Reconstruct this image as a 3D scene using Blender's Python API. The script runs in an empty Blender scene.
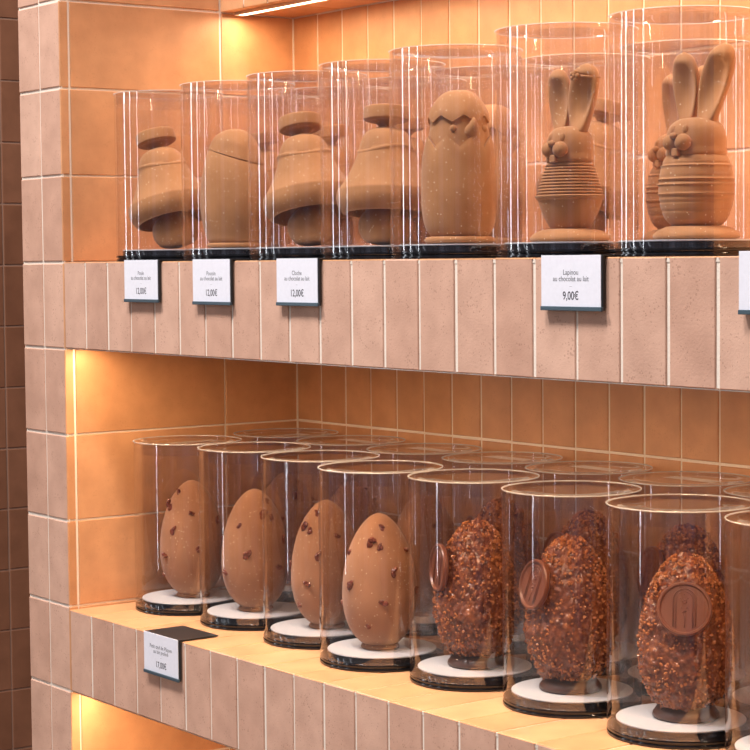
import bpy, bmesh, math, random
from mathutils import Vector, Matrix, noise
random.seed(7)
C = bpy.context.scene.collection
PI = math.pi
# ------------------------------------------------------------------ measures
P = 0.0516          # pitch of the upright shelf-edge tiles
H = 0.10            # course height
D = 0.3239          # back wall
YS = 0.2174         # dropped soffit face
E_ = 0.0123         # thickness of the front tiles
ZB, ZT, ZL = -0.0988, -0.4038, -0.4992
XR = 1.75           # right end of the niche
ZBOT, ZTOP = -1.0, 0.70

# ------------------------------------------------------------------ materials
def new_mat(name):
    m = bpy.data.materials.new(name); m.use_nodes = True
    nt = m.node_tree; b = nt.nodes['Principled BSDF']
    return m, nt, b
def N(nt, kind, **kw):
    n = nt.nodes.new(kind)
    for k, v in kw.items():
        if k in n.inputs: n.inputs[k].default_value = v
        else: setattr(n, k, v)
    return n
def ramp(nt, fac, stops):
    r = nt.nodes.new('ShaderNodeValToRGB'); e = r.color_ramp.elements
    while len(e) < len(stops): e.new(0.5)
    for i, (p, c) in enumerate(stops): e[i].position = p; e[i].color = (c[0], c[1], c[2], 1)
    nt.links.new(fac, r.inputs[0]); return r.outputs[0]
def mixc(nt, fac, a, b, mode='MIX'):
    m = nt.nodes.new('ShaderNodeMix'); m.data_type = 'RGBA'; m.blend_type = mode
    for s, v in ((0, fac), (6, a), (7, b)):
        if isinstance(v, (int, float)): m.inputs[s].default_value = v
        elif isinstance(v, tuple): m.inputs[s].default_value = (v[0], v[1], v[2], 1)
        else: nt.links.new(v, m.inputs[s])
    return m.outputs[2]
def coords(nt): return nt.nodes.new('ShaderNodeTexCoord').outputs['Object']

def tile_mat(name, c0, c1, rough=0.55, pits=1.0, gloss=0.35):
    m, nt, b = new_mat(name); L = nt.links; co = coords(nt)
    g = nt.nodes.new('ShaderNodeNewGeometry')
    base = ramp(nt, g.outputs['Random Per Island'], [(0, c0), (1, c1)])
    n1 = N(nt, 'ShaderNodeTexNoise', Scale=28.0, Detail=6.0); L.new(co, n1.inputs['Vector'])
    tone = ramp(nt, n1.outputs['Fac'], [(0.32, (0.86, 0.84, 0.83)), (0.68, (1.06, 1.06, 1.06))])
    c = mixc(nt, 1.0, base, tone, 'MULTIPLY')
    # pits: dark pores
    v = N(nt, 'ShaderNodeTexVoronoi', Scale=330.0, Randomness=1.0); L.new(co, v.inputs['Vector'])
    vs = N(nt, 'ShaderNodeTexNoise', Scale=60.0, Detail=2.0); L.new(co, vs.inputs['Vector'])
    th = N(nt, 'ShaderNodeMath', operation='MULTIPLY_ADD'); L.new(vs.outputs['Fac'], th.inputs[0])
    th.inputs[1].default_value = 0.9; th.inputs[2].default_value = -0.28
    lt = N(nt, 'ShaderNodeMath', operation='LESS_THAN'); L.new(v.outputs['Distance'], lt.inputs[0]); L.new(th.outputs[0], lt.inputs[1])
    pit = N(nt, 'ShaderNodeMath', operation='MULTIPLY'); L.new(lt.outputs[0], pit.inputs[0]); pit.inputs[1].default_value = 0.35*pits
    c = mixc(nt, pit.outputs[0], c, (c0[0]*0.45, c0[1]*0.38, c0[2]*0.34))
    L.new(c, b.inputs['Base Color'])
    n2 = N(nt, 'ShaderNodeTexNoise', Scale=420.0, Detail=3.0); L.new(co, n2.inputs['Vector'])
    hgt = N(nt, 'ShaderNodeMath', operation='SUBTRACT'); L.new(n2.outputs['Fac'], hgt.inputs[0]); L.new(pit.outputs[0], hgt.inputs[1])
    bm_ = N(nt, 'ShaderNodeBump', Strength=0.35*pits, Distance=0.0006); L.new(hgt.outputs[0], bm_.inputs['Height'])
    L.new(bm_.outputs[0], b.inputs['Normal'])
    b.inputs['Roughness'].default_value = rough; b.inputs['Specular IOR Level'].default_value = gloss
    return m
M = {}
M['tile_front'] = tile_mat('terracotta_front', (0.52, 0.305, 0.218), (0.61, 0.385, 0.285), 0.7, 1.0, 0.25)
M['tile_in'] = tile_mat('terracotta_smooth', (0.52, 0.258, 0.122), (0.60, 0.312, 0.156), 0.40, 0.35, 0.4)
M['tile_dim'] = tile_mat('terracotta_dimmed', (0.20, 0.080, 0.040), (0.24, 0.100, 0.052), 0.5, 0.2, 0.3)  # far-wall tile, its dim light put into a darker colour
def plain(name, col, rough=0.5, metal=0.0, spec=0.5, bump=None, coat=0.0):
    m, nt, b = new_mat(name)
    b.inputs['Base Color'].default_value = (*col, 1); b.inputs['Roughness'].default_value = rough
    b.inputs['Metallic'].default_value = metal; b.inputs['Specular IOR Level'].default_value = spec
    b.inputs['Coat Weight'].default_value = coat
    co = coords(nt)
    s, st, dist = bump or (300.0, 0.05, 0.0003)
    n = N(nt, 'ShaderNodeTexNoise', Scale=s, Detail=3.0); nt.links.new(co, n.inputs['Vector'])
    c = mixc(nt, n.outputs['Fac'], tuple(x*0.93 for x in col), tuple(min(1, x*1.06) for x in col))
    nt.links.new(c, b.inputs['Base Color'])
    bp = N(nt, 'ShaderNodeBump', Strength=st, Distance=dist); nt.links.new(n.outputs['Fac'], bp.inputs['Height'])
    nt.links.new(bp.outputs[0], b.inputs['Normal'])
    return m
M['grout'] = plain('pale_grout', (0.74, 0.65, 0.55), 0.9, bump=(500.0, 0.5, 0.0006))
M['grout_dim'] = plain('dimmed_grout', (0.30, 0.17, 0.115), 0.9, bump=(500.0, 0.5, 0.0006))  # far-wall grout, darkened in colour to stand in for shade
M['black'] = plain('black_plastic', (0.006, 0.006, 0.007), 0.10, spec=0.6)
M['holder'] = plain('black_card_holder', (0.012, 0.014, 0.016), 0.32)
M['edge'] = plain('slate_holder_lip', (0.045, 0.075, 0.095), 0.3)
M['card'] = plain('white_card', (0.72, 0.72, 0.78), 0.6)
M['disc'] = plain('grey_white_board', (0.54, 0.53, 0.53), 0.45)
M['ink'] = plain('grey_ink', (0.10, 0.10, 0.11), 0.6)
M['ink2'] = plain('dark_ink', (0.03, 0.025, 0.035), 0.6)
M['alu'] = plain('aluminium', (0.78, 0.72, 0.66), 0.28, metal=1.0)
M['floor'] = plain('dull_floor', (0.30, 0.25, 0.21), 0.6)

def velvet(name, c0, c1):
    m, nt, b = new_mat(name); L = nt.links; co = coords(nt)
    n1 = N(nt, 'ShaderNodeTexNoise', Scale=35.0, Detail=5.0); L.new(co, n1.inputs['Vector'])
    c = ramp(nt, n1.outputs['Fac'], [(0.3, c0), (0.7, c1)])
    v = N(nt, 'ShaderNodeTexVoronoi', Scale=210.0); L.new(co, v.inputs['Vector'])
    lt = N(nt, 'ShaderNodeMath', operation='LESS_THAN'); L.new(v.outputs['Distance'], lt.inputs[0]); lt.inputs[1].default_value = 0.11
    c = mixc(nt, lt.outputs[0], c, (0.80, 0.60, 0.38))  # pale gold flecks in the colour stand in for small sparkles
    L.new(c, b.inputs['Base Color'])
    n2 = N(nt, 'ShaderNodeTexNoise', Scale=900.0, Detail=3.0); L.new(co, n2.inputs['Vector'])
    bp = N(nt, 'ShaderNodeBump', Strength=0.45, Distance=0.0005); L.new(n2.outputs['Fac'], bp.inputs['Height'])
    L.new(bp.outputs[0], b.inputs['Normal'])
    b.inputs['Roughness'].default_value = 0.75; b.inputs['Specular IOR Level'].default_value = 0.25
    b.inputs['Sheen Weight'].default_value = 0.15; b.inputs['Sheen Roughness'].default_value = 0.5
    return m
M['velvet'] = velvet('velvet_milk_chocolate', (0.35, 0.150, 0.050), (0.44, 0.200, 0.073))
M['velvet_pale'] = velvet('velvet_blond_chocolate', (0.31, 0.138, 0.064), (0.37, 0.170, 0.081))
M['choc'] = plain('milk_chocolate', (0.17, 0.050, 0.021), 0.36, bump=(120.0, 0.08, 0.0004))
M['choc_dark'] = plain('dark_chocolate_foot', (0.075, 0.030, 0.018), 0.35)
M['nib'] = plain('caramelised_nib', (0.17, 0.040, 0.018), 0.25, bump=(400.0, 0.6, 0.0008))
M['nut'] = plain('caramelised_nut', (0.43, 0.148, 0.046), 0.18, bump=(400.0, 0.5, 0.0006))
def crust_mat():
    m, nt, b = new_mat('nut_studded_chocolate'); L = nt.links; co = coords(nt)
    v = N(nt, 'ShaderNodeTexVoronoi', Scale=230.0); L.new(co, v.inputs['Vector'])
    n0 = N(nt, 'ShaderNodeTexNoise', Scale=160.0, Detail=5.0); L.new(co, n0.inputs['Vector'])
    c = ramp(nt, n0.outputs['Fac'], [(0.30, (0.10, 0.026, 0.011)), (0.52, (0.19, 0.055, 0.021)), (0.70, (0.33, 0.105, 0.034))])
    L.new(c, b.inputs['Base Color'])
    n2 = N(nt, 'ShaderNodeTexNoise', Scale=330.0, Detail=4.0); L.new(co, n2.inputs['Vector'])
    ad = N(nt, 'ShaderNodeMath', operation='SUBTRACT'); L.new(n2.outputs['Fac'], ad.inputs[0]); L.new(v.outputs['Distance'], ad.inputs[1])
    bp = N(nt, 'ShaderNodeBump', Strength=0.8, Distance=0.0012); L.new(ad.outputs[0], bp.inputs['Height'])
    L.new(bp.outputs[0], b.inputs['Normal']); b.inputs['Roughness'].default_value = 0.22
    b.inputs['Specular IOR Level'].default_value = 0.55
    return m
M['crust'] = crust_mat()
def clear_mat(name, tint, rough):
    # thin clear sheet: looks through where seen face-on, mirrors at grazing angles
    m = bpy.data.materials.new(name); m.use_nodes = True; nt = m.node_tree; L = nt.links
    nt.nodes.clear()
    out = nt.nodes.new('ShaderNodeOutputMaterial')
    g = nt.nodes.new('ShaderNodeNewGeometry')
    d = N(nt, 'ShaderNodeVectorMath', operation='DOT_PRODUCT'); L.new(g.outputs['Normal'], d.inputs[0]); L.new(g.outputs['Incoming'], d.inputs[1])
    a = N(nt, 'ShaderNodeMath', operation='ABSOLUTE'); L.new(d.outputs['Value'], a.inputs[0])
    s = N(nt, 'ShaderNodeMath', operation='SUBTRACT'); s.inputs[0].default_value = 1.0; L.new(a.outputs[0], s.inputs[1])
    p = N(nt, 'ShaderNodeMath', operation='POWER'); L.new(s.outputs[0], p.inputs[0]); p.inputs[1].default_value = 5.0
    f = N(nt, 'ShaderNodeMath', operation='MULTIPLY_ADD'); L.new(p.outputs[0], f.inputs[0]); f.inputs[1].default_value = 0.86; f.inputs[2].default_value = 0.11
    tr = nt.nodes.new('ShaderNodeBsdfTransparent'); tr.inputs[0].default_value = (*tint, 1)
    gl = nt.nodes.new('ShaderNodeBsdfGlossy'); gl.inputs['Roughness'].default_value = rough; gl.inputs['Color'].default_value = (1, 1, 1, 1)
    mx = nt.nodes.new('ShaderNodeMixShader'); L.new(f.outputs[0], mx.inputs[0]); L.new(tr.outputs[0], mx.inputs[1]); L.new(gl.outputs[0], mx.inputs[2])
    L.new(mx.outputs[0], out.inputs[0]); return m
M['clear'] = clear_mat('clear_plastic_sheet', (0.950, 0.943, 0.955), 0.03)
def rim_mat():
    m = bpy.data.materials.new('frosted_rim'); m.use_nodes = True; nt = m.node_tree; nt.nodes.clear()
    o = nt.nodes.new('ShaderNodeOutputMaterial'); tr = nt.nodes.new('ShaderNodeBsdfTransparent'); d = nt.nodes.new('ShaderNodeBsdfTranslucent'); d2 = nt.nodes.new('ShaderNodeBsdfDiffuse')
    g = nt.nodes.new('ShaderNodeBsdfGlossy'); g.inputs['Roughness'].default_value = 0.15
    d.inputs[0].default_value = (0.95, 0.93, 0.92, 1); d2.inputs[0].default_value = (0.95, 0.93, 0.92, 1)
    def mx(f, a, b):
        m_ = nt.nodes.new('ShaderNodeMixShader'); m_.inputs[0].default_value = f; nt.links.new(a, m_.inputs[1]); nt.links.new(b, m_.inputs[2]); return m_.outputs[0]
    nt.links.new(mx(0.50, mx(0.3, mx(0.5, d.outputs[0], d2.outputs[0]), g.outputs[0]), tr.outputs[0]), o.inputs[0]); return m
M['rim'] = rim_mat()
def emit(name, col, s):
    m = bpy.data.materials.new(name); m.use_nodes = True; nt = m.node_tree
    nt.nodes.clear(); o = nt.nodes.new('ShaderNodeOutputMaterial'); e = nt.nodes.new('ShaderNodeEmission')
    e.inputs[0].default_value = (*col, 1); e.inputs[1].default_value = s
    nt.links.new(e.outputs[0], o.inputs[0]); return m
WARM = (1.0, 0.70, 0.42)
M['led'] = emit('led_diffuser', (1.0, 0.74, 0.46), 9.0)

# ------------------------------------------------------------------ builders
def finish(name, bm, mats, parent=None, smooth=False, loc=None):
    bmesh.ops.recalc_face_normals(bm, faces=bm.faces[:])
    me = bpy.data.meshes.new(name); bm.to_mesh(me); bm.free()
    for m in (mats if isinstance(mats, (list, tuple)) else [mats]): me.materials.append(m)
    if smooth:
        for p in me.polygons: p.use_smooth = True
    o = bpy.data.objects.new(name, me); C.objects.link(o)
    if parent: o.parent = parent
    if loc: o.location = loc
    return o
def sharp(o, ang=35):
    me = o.data
    bm = bmesh.new(); bm.from_mesh(me)
    for e in bm.edges:
        if len(e.link_faces) == 2 and e.calc_face_angle(0) > math.radians(ang): e.smooth = False
    bm.to_mesh(me); bm.free(); return o
def tag(o, label, cat, group=None):
    o['label'] = label; o['category'] = cat
    if group: o['group'] = group
    return o
def thing(name, label, cat, loc, rz=0.0, group=None):
    o = bpy.data.objects.new(name, None); C.objects.link(o)
    o.empty_display_size = 0.02
    o.location = loc; o.rotation_euler = (0, 0, rz); return tag(o, label, cat, group)
def copy_tree(o, parent=None):
    c = o.copy(); C.objects.link(c); c.parent = parent
    for ch in list(o.children): copy_tree(ch, c)
    return c
def box(bm, x0, x1, y0, y1, z0, z1, mi=0, bev=0.0):
    vs = [bm.verts.new((x, y, z)) for z in (z0, z1) for y in (y0, y1) for x in (x0, x1)]
    fs = [bm.faces.new([vs[i] for i in q]) for q in ((0, 2, 3, 1), (4, 5, 7, 6), (0, 1, 5, 4), (2, 6, 7, 3), (0, 4, 6, 2), (1, 3, 7, 5))]
    for f in fs: f.material_index = mi
    if bev:
        es = set(e for f in fs for e in f.edges)
        r = bmesh.ops.bevel(bm, geom=list(es), offset=bev, segments=2, affect='EDGES', profile=0.5)
def lathe(bm, prof, seg=64, mi=0, cx=0, cy=0, mod=None):
    rings = []
    for k, (r, z) in enumerate(prof):
        if r < 1e-6: rings.append([bm.verts.new((cx, cy, z))]); continue
        ring = []
        for i in range(seg):
            a = 2*PI*i/seg; rr, zz = (mod(r, z, a, k) if mod else (r, z))
            ring.append(bm.verts.new((cx+rr*math.cos(a), cy+rr*math.sin(a), zz)))
        rings.append(ring)
    for A, B in zip(rings, rings[1:]):
        for i in range(seg):
            j = (i+1) % seg
            if len(A) == 1 and len(B) == 1: break
            if len(A) == 1: f = bm.faces.new((A[0], B[i], B[j]))
            elif len(B) == 1: f = bm.faces.new((A[i], A[j], B[0]))
            else: f = bm.faces.new((A[i], A[j], B[j], B[i]))
            f.material_index = mi
def blob(bm, c, r, rot=None, seg=16, mi=0):
    """ellipsoid; r = 3 radii"""
    mt = Matrix.Translation(c) @ (rot.to_4x4() if rot else Matrix.Identity(4)) @ Matrix.Diagonal((r[0], r[1], r[2], 1))
    q = bmesh.ops.create_uvsphere(bm, u_segments=seg, v_segments=max(6, seg*2//3), radius=1.0, matrix=mt)
    for v in q['verts']:
        for f in v.link_faces: f.material_index = mi
def tube(bm, pts, rad, seg=8, closed=False):
    pts = [Vector(p) for p in pts]; n = len(pts); rings = []
    for i, p in enumerate(pts):
        if closed: t = pts[(i+1) % n]-pts[i-1]
        else: t = pts[min(i+1, n-1)]-pts[max(i-1, 0)]
        t.normalize(); u = t.cross(Vector((0.13, 0.21, 0.97)))
        if u.length < 1e-3: u = t.cross(Vector((1, 0, 0)))
        u.normalize(); w = t.cross(u)
        r = rad[i] if isinstance(rad, (list, tuple)) else rad
        rings.append([bm.verts.new(p+(u*math.cos(2*PI*k/seg)+w*math.sin(2*PI*k/seg))*r) for k in range(seg)])
    for i in range(n if closed else n-1):
        A, B = rings[i], rings[(i+1) % n]
        for k in range(seg): bm.faces.new((A[k], A[(k+1) % seg], B[(k+1) % seg], B[k]))
    if not closed: bm.faces.new(rings[0]); bm.faces.new(list(reversed(rings[-1])))
def spline(pts, n):
    """Catmull-Rom resample of (r, z) points"""
    out = []; P_ = [pts[0]]+list(pts)+[pts[-1]]
    for i in range(1, len(P_)-2):
        for k in range(n):
            t = k/n; a, b, c, d = P_[i-1], P_[i], P_[i+1], P_[i+2]
            out.append(tuple(0.5*((2*b[j])+(-a[j]+c[j])*t+(2*a[j]-5*b[j]+4*c[j]-d[j])*t*t+(-a[j]+3*b[j]-3*c[j]+d[j])*t**3) for j in (0, 1)))
    out.append(tuple(pts[-1])); return [(max(0, r), z) for r, z in out]

# tiled panel: raised tiles with chamfered edges over a recessed grout bed
def tiles(bm, o, u, v, n, us, vs, g=0.0026, dep=0.0013, cham=0.0009, jit=0.00035, back=0.004):
    o, u, v, n = Vector(o), Vector(u), Vector(v), Vector(n)
    def pt(a, b, c): return bm.verts.new(o+u*a+v*b+n*c)
    # grout slab
    a0, a1, b0, b1 = us[0], us[-1], vs[0], vs[-1]
    e = 0.0008
    q = [pt(a, b, c) for c in (-back, -dep) for a, b in ((a0+e, b0+e), (a1-e, b0+e), (a1-e, b1-e), (a0+e, b1-e))]
    for f in ((4, 5, 6, 7), (0, 1, 5, 4), (1, 2, 6, 5), (2, 3, 7, 6), (3, 0, 4, 7), (3, 2, 1, 0)):
        bm.faces.new([q[i] for i in f]).material_index = 1
    rj = lambda: random.uniform(-jit, jit)
    for i in range(len(us)-1):
        for j in range(len(vs)-1):
            x0, x1, y0, y1 = us[i]+g/2+rj(), us[i+1]-g/2+rj(), vs[j]+g/2+rj(), vs[j+1]-g/2+rj()
            if i == 0: x0 = us[0]
            if i == len(us)-2: x1 = us[-1]
            if j == 0: y0 = vs[0]
            if j == len(vs)-2: y1 = vs[-1]
            h = random.uniform(-0.0002, 0.0002)
            cor = [(x0, y0), (x1, y0), (x1, y1), (x0, y1)]
            inn = [(x0+cham, y0+cham), (x1-cham, y0+cham), (x1-cham, y1-cham), (x0+cham, y1-cham)]
            B = [pt(a, b, -dep) for a, b in cor]; Mi = [pt(a*.6+c*.4, b*.6+d*.4, -dep*0.35+h) for (a, b), (c, d) in zip(cor, inn)]
            T = [pt(a, b, h) for a, b in inn]
            bm.faces.new(T); bm.faces.new(list(reversed(B)))
            for k in range(4):
                l = (k+1) % 4
                bm.faces.new((B[k], B[l], Mi[l], Mi[k])); bm.faces.new((Mi[k], Mi[l], T[l], T[k]))
def rng(a, b, step, anchor=0.0):
    k = math.floor((a-anchor)/step)+1; out = [a]
    while anchor+k*step < b-0.004:
        q = anchor+k*step
        if q > a+0.004: out.append(q)
        k += 1
    out.append(b); return out
def struct(o): o['kind'] = 'structure'; return o

# ------------------------------------------------------------------ the setting
# back wall (behind the niches), tiled on its face
bm = bmesh.new()
box(bm, -0.11, XR+0.11, D+0.002, D+0.10, ZBOT, ZTOP, 1)
tiles(bm, (0, D, 0), (1, 0, 0), (0, 0, 1), (0, -1, 0), rng(0, XR, P), rng(ZBOT, ZTOP, H))
box(bm, 0.0, 0.0016, D-0.0018, D, ZBOT, 0.2990, 1)
struct(finish('wall_back', bm, [M['tile_in'], M['grout']]))
# left cheek of the niches and the narrow pilaster face
bm = bmesh.new()
box(bm, -0.1035, -0.0035, 0.0035, D, ZBOT, ZTOP, 1)
tiles(bm, (0, 0, 0), (0, 1, 0), (0, 0, 1), (1, 0, 0), [0.0, E_, YS, D], rng(ZBOT, ZTOP, H), g=0.0022)
struct(finish('wall_left', bm, [M['tile_in'], M['grout']]))
bm = bmesh.new()
tiles(bm, (0, 0, 0), (1, 0, 0), (0, 0, 1), (0, -1, 0), [-0.1035, -P, -0.0015], rng(ZBOT, ZTOP, H), g=0.0030)
box(bm, -0.0040, -0.0002, 0.0013, 0.0030, ZBOT, ZTOP, 1)
struct(finish('trim_1', bm, [M['tile_front'], M['grout']]))
bm = bmesh.new()
tiles(bm, (-0.1035, 0, 0), (0, 1, 0), (0, 0, 1), (-1, 0, 0), [0.0, 0.12, D+0.1], rng(ZBOT, ZTOP, H))
struct(finish('trim_2', bm, [M['tile_front'], M['grout']]))
# right cheek, beyond the frame
bm = bmesh.new()
box(bm, XR+0.0035, XR+0.1035, 0.0035, D, ZBOT, ZTOP, 1)
tiles(bm, (XR, 0, 0), (0, 1, 0), (0, 0, 1), (-1, 0, 0), [0.0, E_, YS, D], rng(ZBOT, ZTOP, H))
tiles(bm, (0, 0, 0), (1, 0, 0), (0, 0, 1), (0, -1, 0), [XR+0.0001, XR+P, XR+2*P], rng(ZBOT, ZTOP, H))
struct(finish('wall_right', bm, [M['tile_in'], M['grout']]))
# dropped soffit at the top of the upper niche
bm = bmesh.new()
box(bm, 0.001, XR-0.001, YS+0.004, D-0.001, 0.3035, ZTOP, 1)
tiles(bm, (0, YS, 0), (1, 0, 0), (0, 0, 1), (0, -1, 0), rng(0.0005, XR-0.0005, P), rng(0.2995, ZTOP, H))
tiles(bm, (0, 0, 0.3), (1, 0, 0), (0, 1, 0), (0, 0, -1), rng(0.0005, XR-0.0005, P*2), [YS+0.0005, D-0.0005])
struct(finish('ceiling', bm, [M['tile_in'], M['grout']]))
# wall farther back to the left, its dimness put into the colours
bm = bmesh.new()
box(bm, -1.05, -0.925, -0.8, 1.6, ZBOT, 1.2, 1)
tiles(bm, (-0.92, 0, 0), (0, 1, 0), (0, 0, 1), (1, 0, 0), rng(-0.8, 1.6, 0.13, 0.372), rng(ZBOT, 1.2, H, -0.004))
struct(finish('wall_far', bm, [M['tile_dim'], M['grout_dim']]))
bm = bmesh.new(); box(bm, -4, 4, -4, 1.6, ZBOT-0.05, ZBOT)
struct(finish('floor', bm, M['floor']))

# ------------------------------------------------------------------ tiled shelves
def shelf(label, zt, zb):
    t = thing('tiled_shelf', label, 'shelf', (0, 0, zt))
    hh = zb-zt; bm = bmesh.new()
    box(bm, 0.0005, XR-0.0005, 0.0268, D-0.0005, hh+0.0042, -0.0042)
    box(bm, 0.0005, XR-0.0005, 0.0042, 0.0112, hh+0.0012, -0.0042)
    box(bm, 0.0005, XR-0.0005, 0.0112, 0.0268, hh+0.010, -0.0042)
    finish('shelf_core', bm, M['grout'], t)
    bm = bmesh.new()
    box(bm, 0.0004, 0.0030, 0.0013, 0.0040, hh, -0.0012, 1)
    tiles(bm, (0, 0, 0), (1, 0, 0), (0, 0, 1), (0, -1, 0), rng(0.0015, XR-0.0005, P), [hh, 0], g=0.0032, cham=0.0011, jit=0.0005)
    finish('shelf_edge', bm, [M['tile_front'], M['grout']], t)
    bm = bmesh.new(); box(bm, 0.002, XR-0.002, 0.0006, 0.0030, hh-0.0007, hh-0.0001)
    finish('metal_edging', bm, M['alu'], t)
    bm = bmesh.new()
    tiles(bm, (0, 0, 0), (1, 0, 0), (0, 1, 0), (0, 0, 1), rng(0.0005, XR-0.0005, P), [0.0, 0.105, 0.21, D-0.0005], g=0.0022, dep=0.0009)
    finish('shelf_top', bm, [M['tile_in'], M['grout']], t)
    bm = bmesh.new()
    tiles(bm, (0, 0, hh), (1, 0, 0), (0, 1, 0), (0, 0, -1), rng(0.0005, XR-0.0005, P*2), [0.0265, 0.16, D-0.0005])
    finish('shelf_underside', bm, [M['tile_in'], M['grout']], t)
shelf('upper terracotta-tiled shelf with upright edge tiles, carrying the bells and rabbits', 0.0, ZB)
shelf('lower terracotta-tiled shelf whose edge carries a single small price tag', ZT, ZL)
# bottom shelf, below the frame
shelf('bottom tiled shelf below the frame, under the lower niche', -0.90, -0.999)

# led strips under each shelf
def led(label, y, z, power, w=0.010):
    t = thing('led_strip', label, 'light', (0.012, y, z), 0, 'warm LED strips under the shelves')
    L_ = XR-0.024
    bm = bmesh.new()
    box(bm, 0, L_, -w/2-0.0015, -w/2, -0.0035, 0); box(bm, 0, L_, w/2, w/2+0.0015, -0.0035, 0); box(bm, 0, L_, -w/2, w/2, -0.0008, 0)
    finish('profile', bm, M['alu'], t)
    bm = bmesh.new(); box(bm, 0.002, L_-0.002, -w/2+0.0002, w/2-0.0002, -0.0030, -0.0010)
    finish('diffuser', bm, M['led'], t)
    bm = bmesh.new(); box(bm, -0.003, 0, -w/2-0.0015, w/2+0.0015, -0.0038, 0, bev=0.0006)
    finish('end_cap', bm, M['alu'], t)
    la = bpy.data.lights.new('strip_glow', 'AREA'); la.shape = 'RECTANGLE'; la.size = L_-0.004; la.size_y = w-0.001
    la.energy = power; la.color = WARM
    lo = bpy.data.objects.new('strip_glow', la); C.objects.link(lo); lo.location = (0.012+L_/2, y, z-0.0042)
led('glowing LED strip under the soffit at the very top', YS+0.021, 0.2995, 4.4)
led('LED strip hidden behind the edge of the upper shelf', 0.0188, ZB+0.0042, 4.5)
led('LED strip hidden behind the edge of the lower shelf', 0.0188, ZL+0.0042, 4.5)

# ------------------------------------------------------------------ clear gift tubes
ZD = 0.0132   # height of the board inside the tube foot
def tube_proto(r, h, label, cat='tube'):
    t = thing('clear_gift_tube', label, 'tube', (0, 0, 0))
    bm = bmesh.new()
    lathe(bm, [(r*0.975, 0.0), (r*1.0, 0.0006), (r*1.002, 0.0022), (r*0.997, 0.0030), (r*0.975, 0.0032), (r*0.975, 0.0042), (r*0.997, 0.0045),
               (r*1.0, 0.0058), (r*0.994, 0.0068), (r*0.975, 0.0070), (r*0.94, 0.0060), (r*0.885, 0.0062), (r*0.880, 0.0066), (r*0.878, 0.0120), (0.0, 0.0120)], 96)
    sharp(finish('foot', bm, M['black'], t, True), 40)
    bm = bmesh.new()
    lathe(bm, [(0, 0.01205), (r*0.872, 0.01205), (r*0.874, 0.0129), (r*0.870, 0.0132), (0, 0.0132)], 96)
    sharp(finish('display_board', bm, M['disc'], t, True), 40)
    bm = bmesh.new()
    lathe(bm, [(r*1.0, 0.0068), (r*0.999, 0.0085), (r*0.998, 0.012), (r*0.997, 0.02), (r*0.996, h-0.0005)], 96)
    finish('tube_wall', bm, M['clear'], t, True)
    bm = bmesh.new()
    lathe(bm, [(r*0.984, h-0.0002), (r*0.80, h-0.0004), (r*0.78, h-0.0012), (r*0.5, h-0.0012), (0, h-0.0012)], 96)
    lathe(bm, [(r*0.984, h-0.0002), (r*0.980, h-0.013)], 96)
    lid = finish('lid', bm, M['clear'], t, True)
    bm = bmesh.new()   # crimped rim
    n = 150; q = 0.0006 if r > 0.062 else 0.0003
    lathe(bm, [(r*0.985, h-q), (r*0.996, h-q), (r*1.002, h), (r*0.998, h+q), (r*0.987, h+q), (r*0.985, h-q)], n,
          mod=lambda rr, z, a, k: (rr+(0.0004 if (int(round(a/(2*PI)*n)) % 2) else 0.0), z))
    finish('rim', bm, M['rim'], lid, True)
    return t
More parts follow.
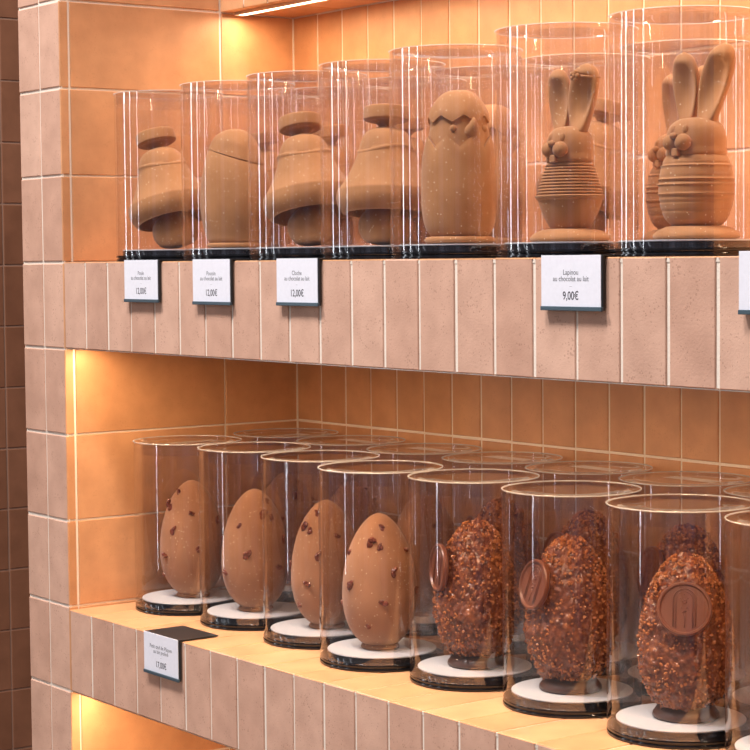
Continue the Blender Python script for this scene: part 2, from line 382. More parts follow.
# ------------------------------------------------------------------ chocolates
def egg_profile(h, r, zmax=0.42, n=34, lo=0.80):
    out = []
    for i in range(n+1):
        a = -PI/2+PI*i/n; s = math.sin(a)
        z = h*(zmax+(s*(1-zmax) if s > 0 else s*zmax)); q = math.cos(a)
        rr = r*(q**(lo if s < 0 else 1.15))
        out.append((max(0, rr), z))
    out[0] = (0, out[0][1]); out[-1] = (0, out[-1][1]); return out
def egg_r(h, r, zmax, z):
    s = (z-h*zmax)/(h*(1-zmax)) if z > h*zmax else (z-h*zmax)/(h*zmax)
    q = math.sqrt(max(0, 1-s*s)); return r*(q**(1.15 if s > 0 else 0.80))
EH, ER, EZ = 0.1350, 0.0378, 0.395
def plain_egg():
    t = thing('chocolate_egg', '', 'egg', (0, 0, 0))
    bm = bmesh.new(); lathe(bm, [(r, z+0.0010) for r, z in egg_profile(EH, ER, EZ)], 72)
    finish('egg_shell', bm, M['velvet_pale'], t, True)
    bm = bmesh.new(); lathe(bm, [(0, 0), (0.0185, 0), (0.0195, 0.0012), (0.0190, 0.0030), (0.017, 0.0050), (0.013, 0.0060), (0, 0.0060)], 48)
    finish('egg_foot', bm, M['velvet_pale'], t, True)
    rnd = random.Random(3)
    # az measured from the side that faces the camera (image right positive)
    spots = [(8, 0.122, 1.0), (-12, 0.108, 1.6), (2, 0.104, 1.1), (22, 0.080, 1.2), (-50, 0.066, 1.2), (4, 0.050, 1.2), (-72, 0.098, 1.0), (62, 0.100, 1.0), (75, 0.058, 1.1),
             (-100, 0.045, 1.1), (120, 0.09, 1.1), (160, 0.06, 1.1), (200, 0.1, 1.1), (-130, 0.08, 1.1), (-20, 0.026, 0.8)]
    for az, z, s in spots:
        a = math.radians(az)-PI/2; r = egg_r(EH, ER, EZ, z)
        bm = bmesh.new()
        for k in range(rnd.choice((2, 3, 3))):
            q = bmesh.ops.create_icosphere(bm, subdivisions=2, radius=1.0)
            rot = Matrix.Rotation(rnd.uniform(0, 6), 4, Vector((rnd.random(), rnd.random(), rnd.random()+.1)))
            off = Vector((rnd.uniform(-1, 1)*0.0022, rnd.uniform(-.5, .3)*0.0012, rnd.uniform(-1, 1)*0.0022))*s
            for v in q['verts']:
                d = 1+0.45*noise.noise(v.co*1.7+Vector((az, k, z*100)))
                p = Vector((v.co.x*0.0033*d, v.co.y*0.0016*d, v.co.z*0.0022*d))*s
                v.co = (rot @ p)+off
        o = finish('nut_piece', bm, M['nib'], t)
        o.location = (r*math.cos(a), r*math.sin(a), z+0.0010); o.rotation_euler = (0, 0, a+PI/2)
    return t
NH, NR, NZ = 0.1370, 0.0396, 0.385
def crust_body():
    bm = bmesh.new(); prof = egg_profile(NH, NR, NZ, 110)
    lathe(bm, prof, 200)
    for v in bm.verts:
        p = v.co; n = Vector((p.x, p.y, (p.z-NH*NZ)*0.6)).normalized()
        a = 0.0044*noise.noise(p*50)
        d, _ = noise.voronoi(p*165); b = 0.0044*max(0, 0.55-d[0])*1.6
        d2, _ = noise.voronoi(p*430); c_ = 0.0016*max(0, 0.5-d2[0])*1.6
        v.co = p+n*(a+b+c_-0.0015)
    for v in bm.verts: v.co.z += 0.0040
    return bm
def nuts_bm():
    rnd = random.Random(11); bm = bmesh.new()
    for k in range(1300):
        a = rnd.uniform(0, 2*PI); z = NH*(0.06+0.92*rnd.random()); r = egg_r(NH, NR, NZ, z)
        s = rnd.uniform(0.0007, 0.0016)
        q = bmesh.ops.create_icosphere(bm, subdivisions=1, radius=1.0)
        rot = Matrix.Rotation(rnd.uniform(0, 6), 4, Vector((rnd.random(), rnd.random(), rnd.random()+.1)))
        e = rnd.uniform(0.5, 1.0); f = rnd.uniform(0.9, 1.6)
        o = Vector((r*math.cos(a), r*math.sin(a), z+0.0040))
        out = Vector((math.cos(a), math.sin(a), 0.3))*0.0008
        for v in q['verts']:
            d = 1+rnd.uniform(-.3, .3)
            v.co = rot @ Vector((v.co.x*s*f*d, v.co.y*s*e*d, v.co.z*s*d))+o+out
    return bm
MR = 0.0228
def medallion(parent):
    """round chocolate seal, local +Z is its face"""
    bm = bmesh.new()
    lathe(bm, [(0, -0.003), (MR*0.93, -0.003), (MR, -0.0012), (MR, 0.0016), (MR*0.965, 0.0028), (MR*0.90, 0.0028), (MR*0.86, 0.0014), (MR*0.85, 0.0010), (0, 0.0010)], 72)
    m = sharp(finish('seal', bm, M['choc'], parent, True), 25)
    bm = bmesh.new()
    def arch(w, top, bot, rad):
        pts = [(-w, bot, 0.0011)]+[(-w*math.cos(t*PI/16), top-w+w*math.sin(t*PI/16), 0.0011) for t in range(17)]+[(w, bot, 0.0011)]
        tube(bm, pts, rad, 6)
    arch(0.0092, 0.0170, -0.0150, 0.00062); arch(0.0070, 0.0146, -0.0160, 0.00050)
    tube(bm, [(0.0002, -0.016, 0.0011), (0.0006, -0.008, 0.0011), (0, -0.004, 0.0011)], 0.00055, 6)
    for cx, cy, rr, nn in ((0.0, 0.0062, 0.0024, 6), (0.0, -0.0030, 0.0020, 3)):
        for k in range(nn):
            a = 2*PI*k/nn+0.5 if nn == 6 else PI*(0.15+0.35*k)
            p0 = Vector((cx, cy, 0.0011)); p1 = p0+Vector((math.cos(a), math.sin(a), 0))*rr
            tube(bm, [p0, (p0+p1)/2+Vector((-math.sin(a), math.cos(a), 0))*0.0006, p1], [0.0004, 0.0008, 0.0004], 6)
    for cx, cy in ((-0.003, 0.009), (0.003, 0.0092), (0, 0.0122), (-0.002, 0.001), (0.0023, 0.001)):
        blob(bm, (cx, cy, 0.0011), (0.0008, 0.0008, 0.0007), seg=8)
    finish('seal_relief', bm, M['choc'], m, True)
    return m
crust_mesh = None; nut_mesh = None
def crust_egg(az, zc=0.092, tilt=14, roll=0, body_rot=0.0):
    """az: direction the seal faces (radians, world)"""
    global crust_mesh, nut_mesh
    t = thing('nut_coated_egg', '', 'egg', (0, 0, 0))
    if crust_mesh is None:
        b = finish('egg_body', crust_body(), M['crust'], t, True); crust_mesh = b.data
        n = finish('nut_crumbs', nuts_bm(), M['nut'], t); nut_mesh = n.data
    else:
        b = bpy.data.objects.new('egg_body', crust_mesh); n = bpy.data.objects.new('nut_crumbs', nut_mesh)
        for o in (b, n): C.objects.link(o); o.parent = t
    n['kind'] = 'stuff'
    for o in (b, n): o.rotation_euler = (0, 0, body_rot)
    bm = bmesh.new(); lathe(bm, [(0, 0), (0.0265, 0), (0.0285, 0.0016), (0.0280, 0.0045), (0.026, 0.0070), (0.024, 0.010), (0.016, 0.011), (0, 0.011)], 56)
    finish('egg_foot', bm, M['choc_dark'], t, True)
    m = medallion(t)
    r = egg_r(NH, NR, NZ, zc)+0.0030
    nrm = Vector((math.cos(az)*math.cos(math.radians(tilt)), math.sin(az)*math.cos(math.radians(tilt)), math.sin(math.radians(tilt))))
    zx = nrm; xx = Vector((0, 0, 1)).cross(zx).normalized(); yx = zx.cross(xx)
    mt = Matrix((xx, yx, zx)).transposed().to_4x4() @ Matrix.Rotation(math.radians(roll), 4, 'Z')
    m.matrix_local = Matrix.Translation((r*math.cos(az), r*math.sin(az), zc+0.0062)) @ mt
    return t
def bell():
    t = thing('chocolate_bell', '', 'bell', (0, 0, 0))
    bm = bmesh.new()
    def wave(r, z, a, k):
        return r, z
    prof = spline([(0.0, 0.060), (0.026, 0.056), (0.0365, 0.045), (0.0395, 0.0300)], 5)
    prof += spline([(0.0400, 0.0290), (0.0425, 0.0300), (0.0462, 0.0365), (0.0478, 0.0430), (0.0474, 0.0500)], 4)
    prof += spline([(0.0470, 0.0512), (0.0425, 0.0570), (0.0368, 0.0665), (0.0318, 0.0770), (0.0280, 0.0870)], 4)
    prof += spline([(0.0279, 0.0880), (0.0284, 0.0895), (0.0279, 0.0912), (0.0268, 0.0920)], 3)
    prof += spline([(0.0262, 0.0930), (0.0240, 0.1010), (0.0195, 0.1080), (0.0120, 0.1120), (0.0070, 0.1130)], 4)
    prof += [(0.0, 0.1137)]
    lathe(bm, prof, 72, mod=lambda r, z, a, k: (r, z+(0.0028*math.sin(a*2) if 0.0875 < z < 0.0925 else 0)))
    sharp(finish('bell_body', bm, M['velvet'], t, True), 50)
    bm = bmesh.new()
    lathe(bm, [(0, 0.1110)]+spline([(0.0075, 0.1115), (0.0085, 0.1150), (0.0130, 0.1185), (0.0190, 0.1192), (0.0218, 0.1205), (0.0222, 0.1220), (0.0222, 0.1300), (0.0214, 0.1325), (0.0190, 0.1330)], 3)+[(0, 0.1330)], 56)
    finish('bell_handle', bm, M['velvet'], t, True)
    bm = bmesh.new()
    lathe(bm, [(0, 0)]+spline([(0.012, 0), (0.0200, 0.003), (0.0250, 0.010), (0.0265, 0.018), (0.0240, 0.027), (0.0150, 0.036), (0.0060, 0.042)], 4)+[(0.005, 0.058), (0, 0.058)], 56)
    sharp(finish('bell_clapper', bm, M['velvet'], t, True), 60)
    return t
def chick():
    """chick peeking out of a cracked egg; faces -Y"""
    t = thing('chocolate_chick_egg', '', 'chick', (0, 0, 0))
    S = 96
    def zig(a, n=8): x = (a/(2*PI)*n) % 1.0; return abs(x*2-1)*2-1
    # lower shell
    pr = spline([(0.0255, 0.006), (0.0315, 0.016), (0.0345, 0.032), (0.0350, 0.050), (0.0343, 0.068), (0.0330, 0.084), (0.0312, 0.0925)], 6)
    bm = bmesh.new()
    n = len(pr)
    def m1(r, z, a, k):
        w = max(0.0, (z-0.060)/0.0315); return r-0.0012*w*zig(a)*0.3, z+w*w*0.0052*zig(a)
    lathe(bm, [(0, 0.006)]+pr+[(0.0275, 0.0905), (0.0255, 0.085), (0, 0.083)], S, mod=lambda r, z, a, k: m1(r, z, a, k) if k < n+3 else (r, z))
    sharp(finish('lower_shell', bm, M['velvet'], t, True), 45)
    bm = bmesh.new()   # head between the shells
    lathe(bm, spline([(0, 0.078), (0.026, 0.082), (0.0282, 0.093), (0.0264, 0.106), (0.0232, 0.118), (0.0, 0.125)], 6), 64)
    hd = finish('chick_head', bm, M['velvet'], t, True)
    bm = bmesh.new()
    pr2 = spline([(0.0282, 0.1125), (0.0272, 0.1180), (0.0235, 0.126), (0.0180, 0.1335), (0.0100, 0.1385), (0, 0.1400)], 6)
    def m2(r, z, a, k):
        w = max(0.0, (0.126-z)/0.0125); return r, z+min(1.2, w)*0.0030*zig(a+0.25)
    lathe(bm, [(0, 0.112), (0.0240, 0.112)]+pr2, S, mod=lambda r, z, a, k: m2(r, z, a, k) if k > 0 else (r, z))
    sharp(finish('upper_shell', bm, M['velvet'], t, True), 45)
    bm = bmesh.new()   # beak
    tube(bm, [(0, -0.0225, 0.0990), (0, -0.0285, 0.1015), (0, -0.0320, 0.1055), (0, -0.0330, 0.1100), (0, -0.0328, 0.1130)], [0.0070, 0.0064, 0.0048, 0.0024, 0.0005], 14)
    finish('beak', bm, M['velvet'], hd, True)
    for s in (-1, 1):
        bm = bmesh.new(); blob(bm, (s*0.0150, -0.0218, 0.1035), (0.0034, 0.0030, 0.0034), seg=16)
        finish('eye', bm, M['velvet'], hd, True)
    bm = bmesh.new(); lathe(bm, [(0, 0), (0.024, 0), (0.031, 0.0015), (0.033, 0.0040), (0.030, 0.0066), (0.022, 0.0078), (0, 0.0078)], 56)
    finish('pedestal', bm, M['velvet'], t, True)
    return t
def groove_egg():
    # smooth egg with a curved crack band near the top
    t = thing('chocolate_cracked_egg', '', 'egg', (0, 0, 0))
    pr = spline([(0, 0.0050), (0.0270, 0.0052), (0.0335, 0.0150), (0.0378, 0.0330), (0.0385, 0.0520), (0.0365, 0.0720), (0.0318, 0.0900), (0.0290, 0.0965)], 6)
    def m(r, z, a, k):
        w = max(0.0, (z-0.045)/0.05); return r, z+0.009*w*math.cos(a)
    bm = bmesh.new(); lathe(bm, pr+[(0.0262, 0.0955), (0, 0.0955)], 80, mod=m); sharp(finish('lower_shell', bm, M['velvet'], t, True), 50)
    pr = [(0, 0.0955), (0.0262, 0.0955)]+spline([(0.0296, 0.0975), (0.0282, 0.1020), (0.0240, 0.1120), (0.0175, 0.1200), (0.0090, 0.1250), (0, 0.1265)], 6)
    def m2(r, z, a, k):
        w = max(0.0, (0.1265-z)/0.030); return r, z+0.009*w*math.cos(a)
    bm = bmesh.new(); lathe(bm, pr, 80, mod=m2); sharp(finish('upper_shell', bm, M['velvet'], t, True), 50)
    bm = bmesh.new(); lathe(bm, [(0, 0), (0.024, 0), (0.031, 0.0015), (0.033, 0.0040), (0.030, 0.0060), (0, 0.0062)], 56)
    finish('pedestal', bm, M['velvet'], t, True)
    return t
def ear(bm, base, lean, length, w, d, fwd=0.0, twist=0.0):
    """flattened spoon-shaped ear, hollow towards -Y"""
    n, S = 26, 28; rings = []
    for i in range(n+1):
        t = i/n; 
        ww = w*(0.50+0.50*math.sin(min(1, t/0.62)*PI/2)**1.2)
        if t > 0.66: q = (t-0.66)/0.34; ww *= math.sqrt(max(0.0, 1-q*q))
        dd = d*(0.75+0.25*math.sin(t*PI)); 
        if t > 0.8: q = (t-0.8)/0.2; dd *= math.sqrt(max(0.0004, 1-q*q))
        cx = lean*length*(t**1.3); cy = fwd*t*t*length; cz = length*t
        ring = []
        hol = 0.95*math.sin(min(1, max(0, (t-0.0)/0.85))*PI)**0.7 if t < 0.85 else 0
        for k in range(S):
            a = 2*PI*k/S; x = ww*math.cos(a); y = dd*math.sin(a)
            if y < 0: 
                u = 1-abs(math.cos(a))**2.2; y = y+hol*dd*1.35*u
                y = min(y, dd*abs(math.sin(a))*0.75)
            xr = x*math.cos(twist)-y*math.sin(twist); yr = x*math.sin(twist)+y*math.cos(twist)
            ring.append(bm.verts.new((base[0]+cx+xr, base[1]+cy+yr, base[2]+cz)))
        rings.append(ring)
    for A, B in zip(rings, rings[1:]):
        for k in range(S): bm.faces.new((A[k], A[(k+1) % S], B[(k+1) % S], B[k]))
    bm.faces.new(rings[0]); bm.faces.new(rings[-1])
def rabbit(style):
    t = thing('chocolate_rabbit', '', 'rabbit', (0, 0, 0))
    bm = bmesh.new()
    lathe(bm, [(0, 0), (0.031, 0), (0.0345, 0.0016), (0.0345, 0.0040), (0.031, 0.0075), (0.024, 0.0105), (0.014, 0.0118), (0, 0.012)], 56)
    finish('pedestal', bm, M['velvet'], t, True)
    bm = bmesh.new()
    if style == 'ribbed':
        pr = [(0, 0.0095), (0.0150, 0.0098), (0.0170, 0.0120)]+spline([(0.0175, 0.0125), (0.0215, 0.020), (0.0255, 0.029), (0.0278, 0.0362)], 4)
        pr += [(0.0295, 0.0372), (0.0298, 0.0392), (0.0282, 0.0398)]
        nr = 10
        for i in range(nr):
            z = 0.0405+i*0.00262; r = 0.0280-i*0.00082
            pr += [(r-0.0012, z), (r+0.0001, z+0.0006), (r+0.0001, z+0.0017), (r-0.0013, z+0.0023)]
        pr += [(0.0192, 0.0675), (0.0, 0.068)]
        hz, hr = 0.0665, 0.0200
    else:
        base = spline([(0.0185, 0.0105), (0.0245, 0.0165), (0.0285, 0.0270), (0.0300, 0.0395), (0.0290, 0.0520), (0.0262, 0.0625), (0.0235, 0.0670)], 12)
        rid = (0.0285, 0.0440, 0.0475, 0.0520, 0.0610, 0.0255)
        pr = [(0, 0.0100)]
        for r, z in base:
            b = sum(math.exp(-((z-q)/0.00075)**2) for q in (0.0360, 0.0440, 0.0480, 0.0585))
            g = sum(math.exp(-((z-q)/0.0006)**2) for q in (0.0345, 0.0455, 0.0495, 0.0600, 0.0230, 0.0300))
            pr.append((r+0.0011*b-0.0007*g, z))
        pr += [(0, 0.068)]
        hz, hr = 0.0650, 0.0238
    lathe(bm, pr, 80)
    sharp(finish('body', bm, M['velvet'], t, True), 70)
    bm = bmesh.new()
    lathe(bm, spline([(0, hz), (hr*0.93, hz+0.0005), (hr*1.0, hz+0.009), (hr*0.985, hz+0.018), (hr*0.86, hz+0.0255), (hr*0.55, hz+0.0305), (0, hz+0.0322)], 6), 64)
    hd = finish('head', bm, M['velvet'], t, True)
    y = -hr
    for s in (-1, 1):
        bm = bmesh.new(); blob(bm, (s*0.0060, y+0.0002, hz+0.0115), (0.0070, 0.0064, 0.0066), seg=24)
        finish('cheek', bm, M['velvet'], hd, True)
        bm = bmesh.new(); blob(bm, (s*0.0060, y+0.0030, hz+0.0212), (0.0030, 0.0022, 0.0042), seg=16)
        finish('eye', bm, M['velvet'], hd, True)
    bm = bmesh.new(); blob(bm, (0, y-0.0042, hz+0.0165), (0.0036, 0.0030, 0.0026), seg=16); finish('nose', bm, M['velvet'], hd, True)
    bm = bmesh.new(); box(bm, -0.0032, 0.0032, y-0.0036, y+0.0010, hz+0.0004, hz+0.0070, bev=0.0010); finish('teeth', bm, M['velvet'], hd)
    zt = hz+0.026
    if style == 'ribbed':
        e = [(-1, (-0.0098, 0.000, zt), -0.07, 0.0560, 0.0118, 0.0090), (1, (0.0098, 0.000, zt), 0.14, 0.0580, 0.0145, 0.0115)]
    else:
        e = [(-1, (-0.0100, 0.001, zt), -0.08, 0.0590, 0.0122, 0.0095), (1, (0.0098, 0.001, zt), 0.27, 0.0630, 0.0145, 0.0110)]
    for s, b_, ln, lg, w, d in e:
        bm = bmesh.new(); ear(bm, b_, ln, lg, w, d, 0.03, 0.0); o = finish('ear', bm, M['velvet'], hd, True)
    if style == 'ribbed':
        bm = bmesh.new()
        ex, ey, ez = 0.0185, -0.0085, zt+0.0470
        for k in range(5):
            a = 2*PI*k/5; blob(bm, (ex-0.005+0.0030*math.cos(a), ey-0.001, ez+0.0030*math.sin(a)), (0.0022, 0.0020, 0.0022), seg=10)
        blob(bm, (ex-0.005, ey-0.0022, ez), (0.0018, 0.0018, 0.0018), seg=10)
        tube(bm, [(ex, ey+0.001, ez), (ex+0.006, ey+0.002, ez-0.0012), (ex+0.0115, 0.004, ez-0.0015)], 0.0010, 8)
        finish('flower', bm, M['velvet'], hd, True)
    return t

# ------------------------------------------------------------------ placing
CAM = Vector((2.0780, -1.0850, -0.0002))
def to_cam(x, y): return math.atan2(CAM.y-y, CAM.x-x)
def rz_face(x, y, turn):
    """rotation that turns a model's -Y front to the camera, then turn degrees to image right"""
    return to_cam(x, y)+PI/2+math.radians(turn)
def put(o, label, x, y, z, rz=0.0, group=None):
    o.location = (x, y, z); o.rotation_euler = (0, 0, rz); o['label'] = label
    if group: o['group'] = group
    elif 'group' in o: del o['group']
    return o
used = set()
def inst(key, maker):
    if key not in used:
        used.add(key); protos[key] = maker(); return protos[key]
    return copy_tree(protos[key])
protos = {}
RU, RL = 0.0608, 0.0629
GU, GL = 'clear tubes on the upper shelf', 'clear tubes on the lower shelf'
UP = [(0.1330, 0.0650), (0.2710, 0.0680), (0.3945, 0.0720), (0.5170, 0.0760), (0.6450, 0.0640), (0.7930, 0.0660), (0.9340, 0.0660)]
UH = [0.1855, 0.1855, 0.1855, 0.1865, 0.1880, 0.1925, 0.1910]
what = ['the leftmost chocolate bell on the upper shelf', 'the curved-crack chocolate egg', 'the tilted bell above the Cloche tag',
        'the upright chocolate bell beside the chick', 'the chocolate chick in its cracked egg', 'the ribbed chocolate rabbit', 'the front round-bodied rabbit, upper right']
def tube_of(r, h): return lambda: tube_proto(r, h, '')
for i, (x, y) in enumerate(UP):
    o = inst(('tube', UH[i]), tube_of(RU, UH[i]))
    put(o, 'clear tube holding '+what[i], x, y, 0.0, 0.3*i, GU)
z0 = ZD+0.0001
def bell_at(x, y, z, tilt, dirang, label, rz=0.0, group=None):
    o = inst('bell', bell)
    o['label'] = label; o['group'] = group or 'chocolate bells on the upper shelf'
    sh = min(0.0105, 0.05*math.sin(math.radians(tilt)))
    ax = Vector((-math.sin(dirang), math.cos(dirang), 0))   # lean towards dirang
    th = math.radians(tilt)
    R_ = Matrix.Rotation(th, 4, ax) @ Matrix.Rotation(rz, 4, 'Z')
    lift = 0.0165*math.sin(th)
    o.rotation_euler = R_.to_euler(); o.location = (x-math.cos(dirang)*sh, y-math.sin(dirang)*sh, z+lift*0.9)
    return o
def left_of(x, y, k=0): return to_cam(x, y)-PI/2+math.radians(k)
BG = 'chocolate bells on the upper shelf'
x, y = UP[0]; x += 0.0015; y += 0.0022; bell_at(x, y, z0, 17, left_of(x, y, -48), 'chocolate bell leaning left with tilted disc handle, leftmost item on the upper shelf', 0.6)
x, y = UP[2]; x += 0.0015; y += 0.0022; bell_at(x, y, z0, 15, left_of(x, y, -64), 'slightly leaning chocolate bell in the tube above the Cloche price tag', 0.2)
x, y = UP[3]; x += 0.0015; y += 0.0022; bell_at(x, y, z0, 6, left_of(x, y, -100), 'upright chocolate bell just left of the chick in its cracked egg', 2.4)
x, y = UP[4]; x += 0.0015; y += 0.0022; put(inst('chick', chick), 'milk chocolate chick with pointed beak peeking from a cracked egg', x, y, z0, rz_face(x, y, 24), 'chocolate chick eggs')
x, y = UP[1]; x += 0.0015; y += 0.0022; put(inst('cracked', groove_egg), 'chocolate egg with a curved crack near its top, second from left on the upper shelf', x-0.003, y-0.004, z0, rz_face(x, y, 160))
x, y = UP[5]; x += 0.0015; y += 0.0022; put(inst('rab1', lambda: rabbit('ribbed')), 'chocolate rabbit with ribbed sweater and flower on its ear, above the 9,00€ tag', x, y, z0, math.radians(8), 'chocolate rabbits')
x, y = UP[6]; x += 0.0025; y += 0.0035; put(inst('rab2', lambda: rabbit('round')), 'round-bodied chocolate rabbit with banded belly, rightmost front rabbit', x+0.003, y+0.003, z0, math.radians(5), 'chocolate rabbits')
# second row on the upper shelf
UB = [0.1241, 0.2590, 0.3940, 0.5300, 0.6669, 0.8031]
uname = ['the bell left of the Cloche bell', 'the bell left of the upright bell', 'the bell right of the upright bell', 'a chick egg', 'the bell behind the ribbed rabbit', 'the back rabbit']
for i, x in enumerate(UB):
    y = 0.202
    o = inst(('tube', UH[0]), tube_of(RU, UH[0]))
    put(o, 'upper shelf back row clear tube with '+uname[i], x, y, 0.0, 0.7+0.4*i, GU)
    if i in (0, 1, 2): bell_at(x, y, z0, (7, 6, 5)[i], left_of(x, y), ('chocolate bell in the back row, seen between the curved-crack egg and the tilted Cloche bell', 'chocolate bell in the back row, seen just left of the upright bell', 'chocolate bell in the back row, seen right of the upright bell')[i], 0.5*i)
    elif i == 3: put(inst('chick', chick), 'chocolate chick egg in the back row, seen right of the peeking chick', x, y, z0, rz_face(x, y, 60), 'chocolate chick eggs')
    elif i == 4: bell_at(x, y, z0, 15, left_of(x, y, 195), 'chocolate bell in the back row, seen past the right ear of the ribbed rabbit', 0.3)
    else: put(inst('rab2', lambda: rabbit('round')), 'round-bodied chocolate rabbit in the back row, its ear showing left of the front rabbit', x-0.0060, y-0.005, z0, math.radians(-4), 'chocolate rabbits')

# lower shelf, front row
LF = [(0.0732, 0.1186), (0.2002, 0.1290), (0.3330, 0.1264), (0.4650, 0.1080), (0.5925, 0.1247), (0.7320, 0.1246), (0.8725, 0.1221), (1.0090, 0.1234)]
lname = ['leftmost plain egg', 'second plain egg', 'third plain egg', 'fourth plain egg', 'nut egg with edge-on seal', 'nut egg with left-turned seal', 'nut egg with facing seal', 'nut egg cut by the frame']
GE, GN = 'plain chocolate eggs with nut pieces', 'nut-coated chocolate eggs'
zl = ZT+ZD+0.0001
cuts = {}
for i, (x, y) in enumerate(LF):
    o = inst('ltube', tube_of(RL, 0.196))
    put(o, 'lower shelf front clear tube around the '+lname[i], x, y, ZT, 0.35*i, GL)
    if i < 4:
        o = inst('egg', plain_egg)
        put(o, ('plain chocolate egg dotted with nut pieces, leftmost on the lower shelf', 'plain chocolate egg dotted with nut pieces, second from the left', 'plain chocolate egg dotted with nut pieces, third from the left',
                'plain chocolate egg dotted with nut pieces, nearest the nut-coated eggs')[i], x+(0.0015, -0.001, 0.0035, -0.001)[i], y+(0.004, 0, 0.004, -0.0015)[i], zl, rz_face(x, y, (-62, 38, -38, 0)[i]), GE)
    else:
        ca = to_cam(x, y)
        az, tilt, roll, zc = ((ca-math.radians(71), 4, -6, 0.090), (ca-math.radians(58), 12, -12, 0.092), (ca-math.radians(2), 22, 0, 0.0925), (ca-math.radians(32), 10, 0, 0.085))[i-4]
        o = crust_egg(az, zc, tilt, roll, 1.3*i)
        put(o, ('nut-coated chocolate egg with its round seal seen nearly edge-on, beside the plain eggs', 'nut-coated chocolate egg with its round seal turned to the left', 'nut-coated chocolate egg with its round arch seal facing the viewer',
                'nut-coated chocolate egg cut off by the right edge, lower shelf')[i-4], x+(0.001, -0.001, 0.0025, 0)[i-4], y+(0.002, -0.001, 0.0035, 0)[i-4], zl, 0, GN)
LB = [0.0700, 0.2040, 0.3420, 0.4750, 0.6080, 0.7430, 0.8780]
for i, x in enumerate(LB):
    y = 0.2590
    o = inst('ltube', tube_of(RL, 0.196))
    put(o, 'lower shelf back row clear tube, behind the '+lname[i+1], x, y, ZT, 0.9+0.35*i, GL)
    if i < 3:
        o = inst('egg', plain_egg); put(o, 'plain chocolate egg in the back row, behind the '+lname[i+1], x, y, zl, rz_face(x, y, 40+70*i), GE)
    else:
        o = crust_egg(to_cam(x, y)-math.radians((100, 60, 62, 28)[i-3]), 0.092, 10, 0, 0.7+1.7*i)
        put(o, 'nut-coated chocolate egg in the back row, behind the '+lname[i+1], x, y, zl, 0, GN)

# ------------------------------------------------------------------ price tags
def text(body, size, x, z, y, mat, parent, sx=1.0, bold=0.0):
    cu = bpy.data.curves.new('line', 'FONT'); cu.body = body; cu.size = size; cu.align_x = 'CENTER'; cu.extrude = 0.00003; cu.offset = bold
    tmp = bpy.data.objects.new('line', cu); C.objects.link(tmp)
    bpy.context.view_layer.update()
    dg = bpy.context.evaluated_depsgraph_get()
    me = bpy.data.meshes.new_from_object(tmp.evaluated_get(dg), depsgraph=dg)
    bpy.data.objects.remove(tmp); me.materials.clear(); me.materials.append(mat)
    me.transform(Matrix.Translation((x, y, z)) @ Matrix.Rotation(PI/2, 4, 'X') @ Matrix.Diagonal((sx, 1, 1, 1)))
    o = bpy.data.objects.new('lettering', me); C.objects.link(o); o.parent = parent; return o
def price_tag(x, z, w, h, lines, price, label, skew=0.0, flap=0.045):
    t = thing('price_tag', label, 'price tag', (x, 0, z), skew, 'price tags on the shelf edges')
    bm = bmesh.new()
    box(bm, 0.0006, w-0.0008, -0.0040, -0.0014, -h, 0.0010, bev=0.0004)
    box(bm, 0.0, w, -0.0040, flap, 0.0006, 0.0016, bev=0.0003)
    finish('holder', bm, M['holder'], t)
    bm = bmesh.new(); box(bm, 0.0, w, -0.0062, -0.0038, -h-0.0005, -h+0.0030, bev=0.0005)
    finish('holder_lip', bm, M['edge'], t)
    bm = bmesh.new(); box(bm, -0.0002, w-0.0022, -0.0047, -0.0041, -h+0.0020, 0.0016, bev=0.00015)
    cd = finish('card', bm, M['card'], t)
    cx = (w-0.002)/2; y = -0.00475
    zz = -h*0.33
    for k, ln in enumerate(lines):
        text(ln, 0.0060, cx, zz-k*0.0052, y, M['ink'], cd, 0.97)
    if lines:
        text('—', 0.003, cx, zz-len(lines)*0.0050-0.0002, y, M['ink'], cd)
    if price: text(price, 0.0094, cx, -h*0.80, y, M['ink2'], cd, 0.86, 0.00007)
    return t
price_tag(0.1510, 0.0002, 0.0735, 0.0435, ['Poule', 'au chocolat au lait'], '12,00€', 'white price card reading 12,00€, leftmost on the upper shelf edge')
price_tag(0.2945, 0.0002, 0.0735, 0.0445, ['Poussin', 'au chocolat au lait'], '12,00€', 'white price card reading 12,00€, under the second tube of the upper shelf')
price_tag(0.4510, 0.0002, 0.0715, 0.0435, ['Cloche', 'au chocolat au lait'], '12,00€', 'white price card reading Cloche, 12,00€, third on the upper shelf edge')
price_tag(0.8405, 0.0004, 0.0730, 0.0425, ['Lapinou', 'au chocolat au lait'], '9,00€', 'white price card reading Lapinou, 9,00€, under the ribbed rabbit')
price_tag(1.0585, 0.0020, 0.0730, 0.0440, ['Lapinou', 'au chocolat au lait'], '9,00€', 'white price card cut by the right picture edge')
price_tag(0.1810, ZT+0.0006, 0.0740, 0.0430, ['Petit œuf de Pâques', 'au lait praliné'], '17,00€', 'white price card reading 17,00€ with black flap, alone on the lower shelf edge')

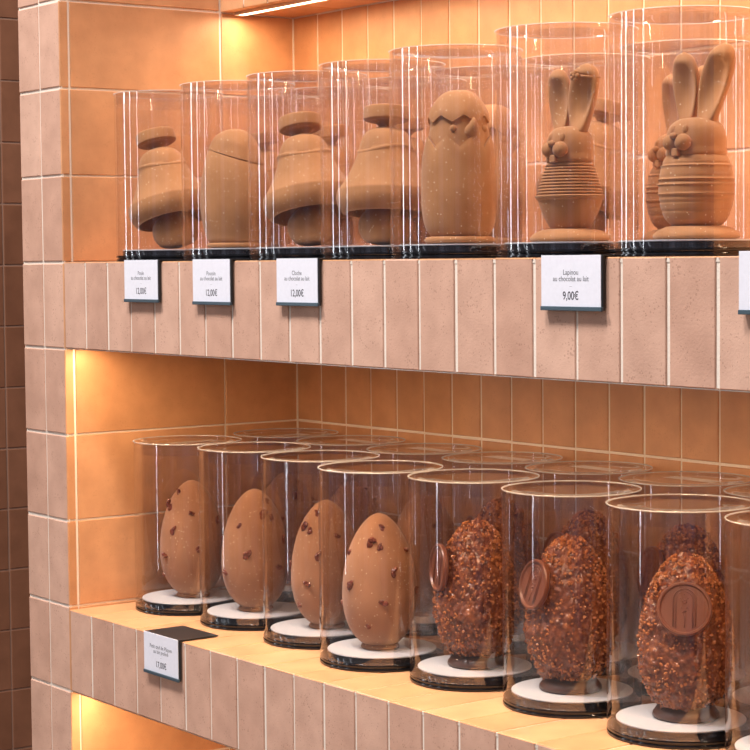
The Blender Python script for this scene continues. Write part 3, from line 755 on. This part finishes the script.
# ------------------------------------------------------------------ light of the shop
w = bpy.data.worlds.new('World'); bpy.context.scene.world = w; w.use_nodes = True
nt = w.node_tree; bg = nt.nodes['Background']
tc = nt.nodes.new('ShaderNodeTexCoord'); sp = nt.nodes.new('ShaderNodeSeparateXYZ'); nt.links.new(tc.outputs['Generated'], sp.inputs[0])
col = ramp(nt, sp.outputs[2], [(0.0, (0.19, 0.18, 0.21)), (0.30, (0.40, 0.37, 0.41)), (1.0, (0.86, 0.88, 0.98))])
mp = nt.nodes.new('ShaderNodeMapping'); mp.inputs['Scale'].default_value = (1.0, 1.0, 0.10); nt.links.new(tc.outputs['Generated'], mp.inputs[0])
ns = N(nt, 'ShaderNodeTexNoise', Scale=7.0, Detail=4.0, Roughness=0.65); nt.links.new(mp.outputs[0], ns.inputs['Vector'])
bands = ramp(nt, ns.outputs['Fac'], [(0.36, (0.35, 0.30, 0.30)), (0.50, (0.80, 0.78, 0.82)), (0.60, (1.7, 1.8, 2.1)), (0.68, (2.8, 3.0, 3.4))])
col = mixc(nt, 1.0, col, bands, 'MULTIPLY')
nt.links.new(col, bg.inputs[0]); bg.inputs[1].default_value = 0.38
def area(name, loc, target, sx, sy, energy, col):
    la = bpy.data.lights.new(name, 'AREA'); la.shape = 'RECTANGLE'; la.size = sx; la.size_y = sy; la.energy = energy; la.color = col
    o = bpy.data.objects.new(name, la); C.objects.link(o); o.location = loc
    o.rotation_euler = (Vector(target)-Vector(loc)).to_track_quat('-Z', 'Y').to_euler(); return o
# shop-front window bays (tall, narrow, far to the left and ahead of the shelves)
ctr = Vector((0.6, 0, -0.1))
for az, wd, e, zb in ((-171, 0.14, 7, -0.2), (-158, 0.10, 5, -0.2), (-146, 0.20, 9, -0.2), (-128, 0.10, 5, -0.2), (-108, 0.08, 3.5, -1.0)):
    a = math.radians(az); d = 4.2; hh = 2.2-zb
    area('window_bay', (ctr.x+d*math.cos(a), ctr.y+d*math.sin(a)-0.3, zb+hh/2), (0.6, 0, zb+hh/2), wd, hh, e*1.6*hh/2.4, (0.86, 0.92, 1.0))
# ceiling lamps in front of the shelves
area('ceiling_lamp', (0.05, -1.15, 2.1), (0.5, 0, -0.1), 0.35, 0.35, 70, (1.0, 0.955, 0.93))
area('ceiling_lamp', (0.95, -0.90, 2.1), (1.1, 0, -0.1), 0.35, 0.35, 56, (1.0, 0.94, 0.92))

# ------------------------------------------------------------------ camera
yaw, pitch, roll, f = 0.6346, -0.0574, -0.0093, 2006.35
fw = Vector((-math.cos(yaw)*math.cos(pitch), math.sin(yaw)*math.cos(pitch), math.sin(pitch)))
rt = fw.cross(Vector((0, 0, 1))).normalized(); up = rt.cross(fw)
a = rt*math.cos(roll)+up*math.sin(roll); b = -rt*math.sin(roll)+up*math.cos(roll)
cam = bpy.data.cameras.new('camera'); cam.sensor_width = 36; cam.lens = f/750*36; cam.clip_start = 0.05
co = bpy.data.objects.new('camera', cam); C.objects.link(co)
co.matrix_world = Matrix.Translation(CAM) @ Matrix((a, b, -fw)).transposed().to_4x4()
sc = bpy.context.scene; sc.camera = co
sc.view_settings.view_transform = 'Standard'; sc.view_settings.look = 'None'; sc.view_settings.exposure = 0.08; sc.view_settings.gamma = 1.0
sc.view_settings.use_curve_mapping = False
sc.cycles.transparent_max_bounces = 48; sc.cycles.max_bounces = 12; sc.cycles.diffuse_bounces = 5; sc.cycles.glossy_bounces = 5
